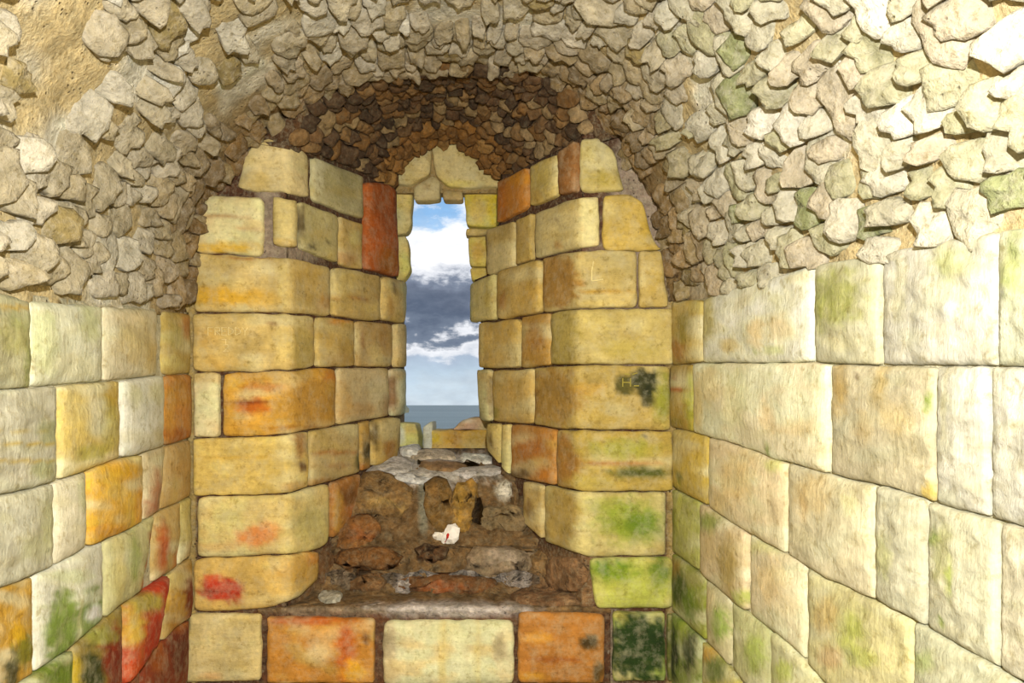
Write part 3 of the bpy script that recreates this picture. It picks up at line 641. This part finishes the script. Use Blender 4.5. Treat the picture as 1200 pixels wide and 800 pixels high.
RB(R1, R2, 977, 1100, (224, 210, 150), [(990, 455, 12, 34, (216, 178, 84), .7, .8), (1040, 450, 10, 34, (216, 184, 96), .6, .8), (1060, 490, 24, 20, (220, 188, 110), .5, .8), (1095, 472, 3, 16, (130, 156, 30), .95), (1022, 500, 12, 20, (216, 184, 110), .4), (1010, 442, 1.5, 7, (90, 50, 20), .9), (1094, 578, 8, 12, (226, 196, 80), .8)])
RB(R1, R2, 1101, 1164, (224, 220, 184), [(1115, 480, 4, 40, (206, 200, 146), .5)])
RB(R1, R2, 1166, 1290, (220, 216, 182))
RB(R1, R2, 1292, 1450, CR_)
RB(R2, R3, 789, 833, (188, 162, 58), [(802, 560, 3, 10, (84, 96, 20), .8), (810, 530, 14, 10, (180, 150, 50), .5), (795, 575, 8, 8, (120, 120, 40), .6)])
RB(R2, R3, 833, 926, (214, 192, 128), [(870, 560, 22, 28, (212, 182, 118), .6), (912, 545, 10, 8, (190, 196, 110), .6), (850, 590, 12, 12, (206, 180, 110), .5)])
RB(R2, R3, 927, 1031, (220, 208, 150), [(960, 580, 24, 24, (218, 190, 128), .6), (950, 590, 3, 30, (204, 170, 110), .5), (1005, 590, 10, 12, (206, 206, 140), .5)])
RB(R2, R3, 1031, 1091, (222, 218, 166), [(1045, 650, 12, 26, (206, 210, 130), .6)])
RB(R2, R3, 1092, 1178, (222, 218, 164), [(1104, 630, 10, 9, (140, 166, 60), .85, .6), (1115, 650, 14, 34, (196, 196, 120), .6), (1124, 680, 3, 30, (180, 196, 80), .7), (1112, 727, 3, 8, (140, 160, 50), .8)])
RB(R2, R3, 1180, 1300, (222, 212, 160))
RB(R2, R3, 1302, 1450, CR_)
RB(R3, R4, 789, 823, (158, 158, 70), [(800, 600, 3, 24, (180, 180, 80), .6), (795, 610, 6, 16, (110, 110, 30), .6)])
RB(R3, R4, 823, 879, (204, 182, 120), [(862, 660, 12, 34, (158, 136, 66), .85, .6), (838, 612, 14, 12, (116, 130, 30), .85, .6), (840, 640, 10, 20, (208, 184, 130), .5), (873, 700, 8, 10, (150, 166, 50), .7)])
RB(R3, R4, 880, 947, (216, 200, 142), [(910, 680, 20, 24, (216, 190, 136), .6), (900, 640, 24, 8, (196, 200, 124), .5)])
RB(R3, R4, 948, 1075, (210, 200, 112), [(1005, 740, 18, 26, (168, 180, 60), .7, .8), (975, 720, 16, 20, (214, 184, 116), .6), (1020, 770, 20, 12, (180, 190, 70), .6), (980, 770, 16, 14, (208, 160, 100), .5)])
RB(R3, R4, 1076, 1200, (218, 218, 160), [(1090, 775, 16, 12, (180, 200, 100), .6)])
RB(R3, R4, 1202, 1350, CR_)
RB(R4, R5, 789, 830, (130, 136, 40), [(802, 690, 10, 20, (54, 70, 14), .9, .5), (795, 665, 8, 10, (150, 110, 40), .7), (815, 710, 8, 20, (90, 116, 28), .8)])
RB(R4, R5, 830, 859, (196, 186, 120), [(850, 730, 8, 22, (120, 150, 40), .8), (835, 700, 8, 14, (208, 190, 140), .6)])
RB(R4, R5, 859, 906, (184, 186, 104), [(890, 765, 12, 20, (150, 170, 60), .7), (862, 745, 4, 14, (80, 90, 24), .7)])
RB(R4, R5, 906, 1000, (200, 198, 126), [(925, 785, 14, 12, (166, 180, 60), .7)])
RB(R5, R6, 789, 826, (110, 130, 40), [(797, 770, 6, 30, (30, 44, 12), .9, .4), (815, 765, 6, 24, (30, 46, 10), .9, .4), (806, 740, 4, 14, (150, 160, 60), .6)])
RB(R5, R6, 826, 870, (170, 160, 70), [(845, 785, 12, 16, (80, 100, 24), .85), (835, 765, 8, 8, (196, 150, 60), .7)])
RB(R5, R6, 871, 930, (180, 176, 90))
RB(R6, R7, 789, 840, (90, 100, 40))

# ------------------------------------------------------------------ main vault rubble
def vault_stone(q, y, a, b, tilt, prot, col, sd, seg=15, rot=0.0):
    P, ex, ey, n = vault_frame(q, y)
    V = []; T = []; Fc = []; ca, sa = math.cos(rot), math.sin(rot)
    rad = [1 + .34 * nz(math.cos(k * 6.283 / seg) * 1.4, math.sin(k * 6.283 / seg) * 1.4, sd) + .10 * random.uniform(-1, 1) for k in range(seg)]
    rings = (.4, .72, .93, 1.0, .90); c0 = srgb(col); drt = (.10 * nz(sd, 1, 2))
    def put(x, z, hh):
        X = x * ca - z * sa; Z = x * sa + z * ca
        Q = P + ex * X + ey * Z + n * hh
        V.append(Q)
        k = 1 + .22 * nz(Q.x * 18, Q.y * 18, Q.z * 18) + drt
        T.append(tuple(min(.8, c * k) for c in c0))
    def hgt(x, z, q_):
        f = z / b
        return prot * (.55 + .35 * (1 - q_ ** 3)) + tilt * (f + .6) * .5 + .012 * nz(x * 30, z * 30, sd) + .007 * nz(x * 75, z * 75, sd)
    put(0, 0, hgt(0, 0, 0))
    for ri, r_ in enumerate(rings):
        for k in range(seg):
            an = k * 6.283185 / seg; x = math.cos(an); z = math.sin(an)
            s = (abs(x) ** 3 + abs(z) ** 3) ** (-1 / 3)
            x *= s * a * rad[k] * r_; z *= s * b * rad[k] * r_
            hh = hgt(x, z, r_) - (.004 if ri == 3 else 0)
            if ri == 4: hh = -.03
            put(x, z, hh)
    for k in range(seg):
        Fc.append((0, 1 + k, 1 + (k + 1) % seg))
        for ri in range(4):
            s0 = 1 + ri * seg; Fc.append((s0 + k, s0 + seg + k, s0 + seg + (k + 1) % seg, s0 + (k + 1) % seg))
    return V, Fc, T
def emit(lst, parent, mat, name, stuffname, limit=298):
    lst.sort(key=lambda s: -s[0])
    for s in lst[:limit]: mesh_obj(name, s[1], s[2], mat, parent, s[3])
    V = []; Fc = []; T = []
    for s in lst[limit:]:
        b = len(V); V += s[1]; T += s[3]; Fc += [tuple(i + b for i in f) for f in s[2]]
    if V: mesh_obj(stuffname, V, Fc, mat, parent, T, kind='stuff')
stones = []
y = D - .03; row = 0
while y > .55:
    stepy = random.uniform(.070, .088) * (1 + .0 * (D - y) / D)
    q = .004 + random.uniform(0, .015)
    while q < .998:
        w = random.choice((.028, .034, .040, .046, .058)) * (1 + .06 * (D - y) / D)
        qq = q + w / ALEN
        yy = y + random.uniform(-.35, .35) * stepy
        P = vault(min(qq, .999), yy)
        q = qq + w / ALEN
        if P.y < .3: continue
        px, py = topx(P)
        if qq > 1 - w * .85 / ALEN or qq < w * .8 / ALEN: continue
        if px < -110 or px > 1310 or py < -110 or qq > .999: continue
        if random.random() < .07: continue
        # the upper left shows more bare mortar between fewer stones
        if px < 360 and py < 190 and random.random() < .22: continue
        fld = nz(P.x * 3.2 + 7, P.y * 3.2, P.z * 3.2)
        if fld > .18 and random.random() < (.55 if px < 420 else .25): continue
        if random.random() < .12: w *= 1.45
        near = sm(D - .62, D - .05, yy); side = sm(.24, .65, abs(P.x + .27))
        r_ = random.random()
        if px > 780:
            c = random.choice([(186, 180, 154), (190, 184, 158), (178, 173, 140), (186, 174, 148), (172, 168, 132), (198, 192, 170)])
            if random.random() < .07: c = (146, 150, 104)
        else:
            c = random.choice([(188, 178, 154), (178, 166, 138), (196, 188, 166), (170, 158, 128), (184, 172, 142), (174, 160, 126)])
            if random.random() < .04: c = (156, 138, 88)
        if random.random() < .05: c = (216, 210, 192)
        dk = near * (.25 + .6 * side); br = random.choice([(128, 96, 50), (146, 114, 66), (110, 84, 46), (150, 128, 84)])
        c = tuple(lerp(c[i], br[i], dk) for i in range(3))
        a_ = w * random.uniform(.84, 1.04); b_ = stepy * random.uniform(.44, .66)
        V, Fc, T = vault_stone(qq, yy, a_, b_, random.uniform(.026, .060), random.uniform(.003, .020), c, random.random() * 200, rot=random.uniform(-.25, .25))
        pix = a_ * b_ / (P.y ** 2); inside = 0 < px < 1200 and py > 0
        stones.append((pix if inside else pix * .05, V, Fc, T))
    y -= stepy
print('vault stones', len(stones))
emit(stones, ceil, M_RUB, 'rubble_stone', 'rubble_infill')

# ------------------------------------------------------------------ embrasure vault (darker, behind the arch)
FR = [(342, 176), (346, 158), (360, 136), (380, 116), (402, 99), (440, 86), (500, 77), (560, 75), (620, 83), (655, 98), (680, 122), (690, 145), (700, 168)]
BK = [(462, 222), (468, 208), (476, 196), (488, 183), (502, 173), (518, 169), (532, 169), (545, 175), (556, 186), (568, 198), (578, 206), (584, 216)]
KB = 1.33
FR3, FLEN = resample([ray(x, y_, D * 1.0) for x, y_ in FR], 61); BK3, BLEN = resample([ray(x, y_, D * KB) for x, y_ in BK], 61)
def ev(u, v):
    x = max(0, min(1, u)) * 60; i = min(59, int(x)); f = x - i
    p = FR3[i].lerp(FR3[i + 1], f).lerp(BK3[i].lerp(BK3[i + 1], f), v)
    return p + Vector((0, 0, .05 * math.sin(math.pi * max(0, min(1, v))) * math.sin(math.pi * max(0, min(1, u)))))
def ev_frame(u, v):
    P = ev(u, v); ex = ev(min(1, u + .01), v) - ev(max(0, u - .01), v); ey = ev(u, v + .02) - ev(u, v - .02)
    n = ex.cross(ey); n.normalize(); c = Vector((-.33, P.y, .0))
    if n.dot(c - P) < 0: n.negate()
    ex.normalize(); ey.normalize(); return P, ex, ey, n
def eb(i, j):
    u = i / 79; v = -.03 + 1.08 * j / 39; P, ex, ey, n = ev_frame(u, v)
    return P + n * (.012 * nz(P.x * 14, P.y * 14, P.z * 14) - .006)
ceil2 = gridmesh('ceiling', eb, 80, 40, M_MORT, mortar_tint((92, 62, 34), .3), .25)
struct_tag(ceil2, 'dark brown sooty rubble arch narrowing down to the window head', 'ceiling')
stones = []
_vf = vault_frame
vault_frame = lambda q, y_: ev_frame(q, y_)
v = .02
while v < 1.0:
    WL = lerp(FLEN, BLEN, v); st = .062
    u = random.uniform(0, .02)
    while u < 1:
        w = random.choice((.026, .032, .038, .046)) * lerp(1, .85, v); uu = u + w / WL; u = uu + w / WL
        if uu > .995: continue
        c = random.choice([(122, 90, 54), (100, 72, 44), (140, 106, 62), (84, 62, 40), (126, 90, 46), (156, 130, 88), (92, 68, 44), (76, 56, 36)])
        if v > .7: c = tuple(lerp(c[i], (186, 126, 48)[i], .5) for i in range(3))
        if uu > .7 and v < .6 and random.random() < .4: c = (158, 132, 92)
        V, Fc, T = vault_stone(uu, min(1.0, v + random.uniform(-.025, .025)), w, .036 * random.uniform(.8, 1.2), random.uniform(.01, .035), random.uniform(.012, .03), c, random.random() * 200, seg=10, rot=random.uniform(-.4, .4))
        stones.append((w / (1 + v), V, Fc, T))
    v += st / (D * (KB - 1)) 
vault_frame = _vf
print('embrasure stones', len(stones))
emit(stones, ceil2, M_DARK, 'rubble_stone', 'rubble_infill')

# ------------------------------------------------------------------ window: sill mass, head and outer jamb stones
SD = curve([(490, 1.46), (500, 1.42), (520, 1.36), (530, 1.32), (545, 1.26), (556, 1.20), (564, 1.185), (600, 1.155), (630, 1.125), (655, 1.10), (680, 1.085), (695, 1.065), (704, 1.03), (711, 1.0), (730, .9995), (910, .9995)])
def Fsill(px, py):
    d = SD(py)
    amp = sm(715, 700, py) if py < 715 else 0
    amp = 1 - sm(700, 716, py)
    d += amp * (.016 * nz(px * .035, py * .05, 3) + .009 * nz(px * .1, py * .14, 5))
    return ray(px, py, D * d)
ROCK = (120, 92, 56)
def sb(i, j):
    py = 525 + 191 * j / 60
    if j > 60: py = 716 + (909 - 716) * (j - 60) / 39
    k = max(1.0, SD(py))
    xl = VLR - (VLR - CL) / k - 10; xr = VRR + (CR - VRR) / k + 10
    if k > 1.28: xl, xr = min(xl, 458), max(xr, 582)
    if py > 640: xl = min(xl, 360); xr = max(xr, 700)
    if py > 708: xl, xr = 302, 716
    P = Fsill(lerp(xl, xr, i / 79), py)
    if py > 716: P = P + Vector((0, .012, 0))
    return P
def stint(P):
    px, py = topx(P)
    c = srgb((118, 90, 54)); k = 1 + .4 * nz(px * .07, py * .1, 1) + .25 * nz(px * .2, py * .3, 7)
    c = tuple(x * max(.3, k) for x in c)
    if py > 716: c = dark
    c = blobmix(c, px, py, [(525, 713, 95, 9, (200, 190, 184), .9), (380, 716, 60, 5, (150, 130, 106), .8), (500, 548, 90, 20, (222, 216, 206), .85), (448, 548, 26, 10, (196, 190, 178), .6),  # pale sill-top blobs have sky light painted into the tint
                            (496, 592, 6, 36, (150, 150, 130), .7), (590, 575, 9, 12, (214, 206, 186), .9), (640, 690, 40, 14, (126, 92, 60), .6)])
    return c
win = gridmesh('window_1', sb, 80, 100, M_ROCK, stint, .25)
struct_tag(win, 'narrow unglazed window slit with a worn rock and mortar sill', 'window')
def rock(cx, cy, rx, ry, rot, col, H=.03, blobs=(), flat=.5, tilt=0.0, sg=14, F=Fsill, mat=None, name='sill_rock'):
    V, Fc, T = lump(F, cx, cy, rx, ry, rot, col, H, None, sg, blobs, .03, flat, tilt)
    mesh_obj(name, V, Fc, mat or M_ROCK, win, T)
rock(448, 583, 34, 24, .15, (136, 104, 60), .035, [(455, 592, 30, 5, (190, 156, 88), .8)], tilt=-.2)
rock(514, 592, 17, 29, -.08, (128, 96, 46), .03, [(505, 580, 8, 14, (150, 112, 60), .6)], tilt=-.3, flat=.25)
rock(544, 592, 15, 30, .22, (158, 120, 52), .032, [(538, 585, 5, 28, (186, 146, 60), .8)], tilt=-.3, flat=.25)
rock(590, 606, 30, 13, .1, (138, 116, 80), .03)
rock(585, 660, 42, 18, 0, (146, 124, 96), .035, [(590, 655, 20, 10, (176, 160, 140), .6)])
rock(650, 658, 24, 22, .5, (140, 108, 66), .025)
rock(505, 650, 19, 9, 0, (92, 62, 34), .03)
rock(420, 625, 26, 17, -.3, (132, 88, 42), .03, [(425, 628, 16, 8, (150, 80, 30), .6)])
rock(430, 656, 38, 12, .05, (118, 78, 36), .035)
rock(520, 684, 60, 11, .0, (110, 72, 36), .03, [(510, 690, 30, 4, (170, 90, 40), .6)])
rock(425, 680, 30, 12, .1, (116, 82, 46), .03)
rock(645, 700, 50, 9, .02, (124, 90, 58), .03)
rock(386, 700, 12, 8, .0, (196, 190, 172), .02)
rock(455, 547, 28, 9, -.1, (214, 208, 200), .02)  # this and the pale sill-top rocks below have sky light in their tint
rock(508, 534, 26, 6, .02, (206, 190, 166), .018)
rock(520, 546, 28, 6, .05, (150, 118, 80), .018, [(520, 541, 26, 3, (210, 206, 200), .7)])
rock(558, 538, 20, 5, .1, (240, 234, 220), .016)
rock(560, 553, 30, 5, -.05, (216, 210, 204), .016)
rock(600, 555, 14, 8, .5, (110, 82, 48), .02)
rock(592, 573, 8, 10, .2, (224, 216, 196), .02)
rock(486, 562, 22, 5, .1, (220, 218, 214), .014)
# head stones over the slit
HD = Fplane(1.335)
def HB(*a, **k):
    k.setdefault('skirt', .07); k.setdefault('r', 6); k.setdefault('g', 1.5); k.setdefault('name', 'head_stone')
    return block(win, k.pop('F', HD), *a, **k)
HB([(462, 190), (474, 186), (490, 176), (505, 166)], [(462, 217), (484, 217), (505, 205)], (462, 462), (505, 506), (206, 186, 118), [])
HB([(503, 166), (530, 162), (548, 170), (590, 190)], [(503, 203), (515, 210), (526, 220), (545, 222), (590, 219)], (505, 510), 590, (208, 188, 118), [(535, 216, 26, 4, (226, 196, 96), .7)])
HB([(483, 219), (500, 210), (508, 205), (517, 212)], [(483, 236), (517, 235)], 484, 517, (196, 178, 116), [(502, 220, 4, 4, (150, 120, 60), .6)])
HB([(517, 222), (528, 222), (543, 224)], [(517, 236), (543, 236)], 517.5, 543, (182, 156, 92), [(530, 229, 8, 4, (150, 130, 70), .6)])
# upper outer jambs, nearer the middle than the reveals below
OJ = Fplane(1.36)
HB([(458, 216), (485, 220)], [(458, 278), (485, 272)], 456, (485, 481), (212, 188, 96), [], F=OJ, name='jamb_stone', r=7)
HB([(458, 278), (483, 273)], [(458, 330), (472, 330), (483, 318)], 456, (479, 482), (214, 190, 90), [(476, 310, 6, 14, (236, 214, 120), .6)], F=OJ, name='jamb_stone', r=7)
HB([(543, 221), (585, 217)], [(545, 266), (585, 266)], (543, 546), 588, (236, 190, 40), [(560, 245, 12, 18, (212, 176, 80), .7), (578, 240, 6, 26, (236, 180, 10), .8)], F=OJ, name='jamb_stone', r=6)
HB([(546, 267), (575, 267)], [(546, 277), (575, 277)], 545, 590, (196, 170, 90), F=OJ, name='jamb_stone', r=3)
HB([(548, 277), (580, 275)], [(548, 313), (580, 313)], (547, 550), 590, (216, 186, 76), [(560, 295, 8, 12, (196, 150, 60), .5)], F=OJ, name='jamb_stone', r=6)
HB([(550, 313), (580, 313)], [(550, 330), (580, 330)], (550, 551), 590, (216, 184, 76), [], F=OJ, name='jamb_stone', r=5)
# masonry behind those stones: thick, plain, buried
def box_px(name, x0, y0, x1, y1, k0, k1, col, parent):
    a = ray(x0, y0, D * k0); b = ray(x1, y1, D * k0); Y = D * k1
    V = [Vector(p) for p in ((a.x, a.y, b.z), (b.x, a.y, b.z), (b.x, a.y, a.z), (a.x, a.y, a.z), (a.x, Y, b.z), (b.x, Y, b.z), (b.x, Y, a.z), (a.x, Y, a.z))]
    Fc = [(0, 1, 2, 3), (5, 4, 7, 6), (4, 0, 3, 7), (1, 5, 6, 2), (3, 2, 6, 7), (4, 5, 1, 0)]
    return mesh_obj(name, V, Fc, M_MORT, parent, srgb(col), smooth=False)
box_px('head_backing', 440, 120, 610, 226, 1.345, 1.375, (180, 150, 90), win)
box_px('jamb_backing', 400, 120, 462, 600, 1.37, 1.5, (150, 120, 70), win)
box_px('jamb_backing', 590, 120, 660, 600, 1.37, 1.5, (150, 120, 70), win)
# the broken outer edge of the sill
OS = Fplane(1.44)
def OB(*a, **k): return HB(*a, F=OS, name='sill_stone', **k)
OB([(462, 494), (489, 496)], [(462, 540), (492, 540)], 460, (489, 493), (222, 196, 96), [(470, 510, 5, 12, (240, 232, 200), .7)], r=4, skirt=.2)
OB([(496, 498), (502, 494), (508, 491)], [(496, 540), (509, 540)], 495, (507, 510), (232, 220, 176), [], r=3, skirt=.2)
OB([(497, 506), (508, 503), (540, 503), (575, 502)], [(497, 544), (575, 544)], 498, 575, (204, 158, 40), [(535, 515, 6, 12, (160, 110, 30), .6), (510, 512, 9, 8, (222, 190, 50), .6), (555, 510, 12, 8, (190, 150, 50), .5)], r=4, skirt=.25)
OB([(530, 503), (541, 492), (552, 488), (576, 486)], [(530, 504), (576, 504)], 529, 577, (206, 164, 132), [(545, 492, 10, 3, (226, 204, 180), .7)], r=4, skirt=.25)
rock(664, 672, 24, 20, .3, (142, 106, 70), .02, F=Fwall)
rock(385, 668, 12, 20, 0, (110, 76, 42), .02, F=Fwall)
rock(668, 700, 26, 9, 0, (136, 104, 70), .03)
V, Fc, T = lump(Fsill, 480, 529, 13, 6, 0, (240, 238, 228), .03); mesh_obj('sill_rock', V, Fc, M_ROCK, win, T)  # mortar lump whitened: window light painted into its colour

# ------------------------------------------------------------------ floor
def flr(i, j):
    return Vector((-1.6 + 3.4 * i / 19, -.9 + (D + .9) * j / 19, FLOORZ + .004 * nz(i * .7, j * .7)))
fo = gridmesh('floor', flr, 20, 20, M_ROCK, mortar_tint((150, 130, 95)), .2)
struct_tag(fo, 'stone floor of the chamber', 'floor')

def bk(i, j): return Vector((-1.75 + 3.6 * i / 9, -.84, FLOORZ + 3.3 * j / 9))
wb = gridmesh('added_back_wall', bk, 10, 10, M_MORT, mortar_tint((120, 104, 76)), .2, off=Vector((0, -.2, 0)))  # unseen wall added behind the camera to cut the sky fill light
struct_tag(wb, 'added plain wall behind the viewer that keeps outside light out', 'wall')

# ------------------------------------------------------------------ crumpled paper on the sill
def paper():
    V, Fc, T = lump(Fsill, 528, 626, 10, 11, .5, (246, 240, 230), .05, 11, 14, (), .0, .6, -.3)
    c = sum((Vector(v) for v in V), Vector()) / len(V)
    root = bpy.data.objects.new('crumpled_paper', None); COL.objects.link(root); root.location = (c.x, c.y, c.z + CAMZ); root.empty_display_size = .05
    root['label'] = 'small crumpled white paper scrap with a red mark on the rock sill'; root['category'] = 'paper'
    V = [Vector(v) + Vector((nz(v[0] * 60, v[2] * 60, 1), nz(v[0] * 60, v[2] * 60, 5), nz(v[0] * 60, v[2] * 60, 9))) * .008 - c for v in V]
    me_o = mesh_obj('crumpled_sheet', [v - Vector((0, 0, CAMZ)) for v in V], Fc, M_PLAIN, root, srgb((246, 240, 232)), smooth=False)
    V2, F2, T2 = lump(Fsill, 522.5, 632, 2.6, 4, .1, (190, 40, 24), .05, 3, 8, (), .0, .5)
    m2 = mesh_obj('red_mark', [Vector(v) - c - Vector((0, 0, CAMZ)) + Vector((0, -.012, 0)) for v in V2], F2, M_PLAIN, root, srgb((190, 40, 24)))
    V3, F3, T3 = lump(Fsill, 513, 630, 6, 2.6, .3, (240, 232, 220), .035, 5, 8, (), .0, .5)
    m3 = mesh_obj('torn_corner', [Vector(v) - c - Vector((0, 0, CAMZ)) for v in V3], F3, M_PLAIN, root, srgb((240, 232, 220)), smooth=False)
paper()

# ------------------------------------------------------------------ sea
def sea():
    m = bpy.data.materials.new('sea_water'); m.use_nodes = True; t = m.node_tree; p = t.nodes['Principled BSDF']; L = t.links.new
    geo = N('ShaderNodeNewGeometry', t); mp = N('ShaderNodeMapping', t); mp.inputs['Scale'].default_value = (.0006, .004, 1); L(geo.outputs['Position'], mp.inputs[0])
    n = N('ShaderNodeTexNoise', t); n.inputs['Scale'].default_value = 1; n.inputs['Detail'].default_value = 5; L(mp.outputs[0], n.inputs['Vector'])
    r = ramp(t, [(.35, srgb((118, 128, 104))), (.65, srgb((150, 158, 132)))]); L(n.outputs[0], r.inputs[0]); L(r.outputs[0], p.inputs['Base Color'])
    p.inputs['Roughness'].default_value = .35; p.inputs['Specular IOR Level'].default_value = .2
    n2 = N('ShaderNodeTexNoise', t); n2.inputs['Scale'].default_value = .25; n2.inputs['Detail'].default_value = 6; L(geo.outputs['Position'], n2.inputs['Vector'])
    b = N('ShaderNodeBump', t); b.inputs['Strength'].default_value = .8; b.inputs['Distance'].default_value = 1.5; L(n2.outputs[0], b.inputs['Height']); L(b.outputs[0], p.inputs['Normal'])
    V = []; Fc = []; ys = [40, 120, 400, 1200, 4000, 12000, 40000]; 
    for y_ in ys:
        for i in range(13): V.append(Vector(((i - 6) / 6 * max(600, y_ * .9), y_, -32)))
    for j in range(len(ys) - 1):
        for i in range(12): a = j * 13 + i; Fc.append((a, a + 1, a + 14, a + 13))
    o = mesh_obj('sea', V, Fc, m); o['kind'] = 'stuff'; o['label'] = 'grey blue sea reaching the horizon beyond the window slit'; o['category'] = 'sea'
sea()
print('objects', len(bpy.data.objects), 'polys', sum(len(o.data.polygons) for o in bpy.data.objects if o.type == 'MESH'))
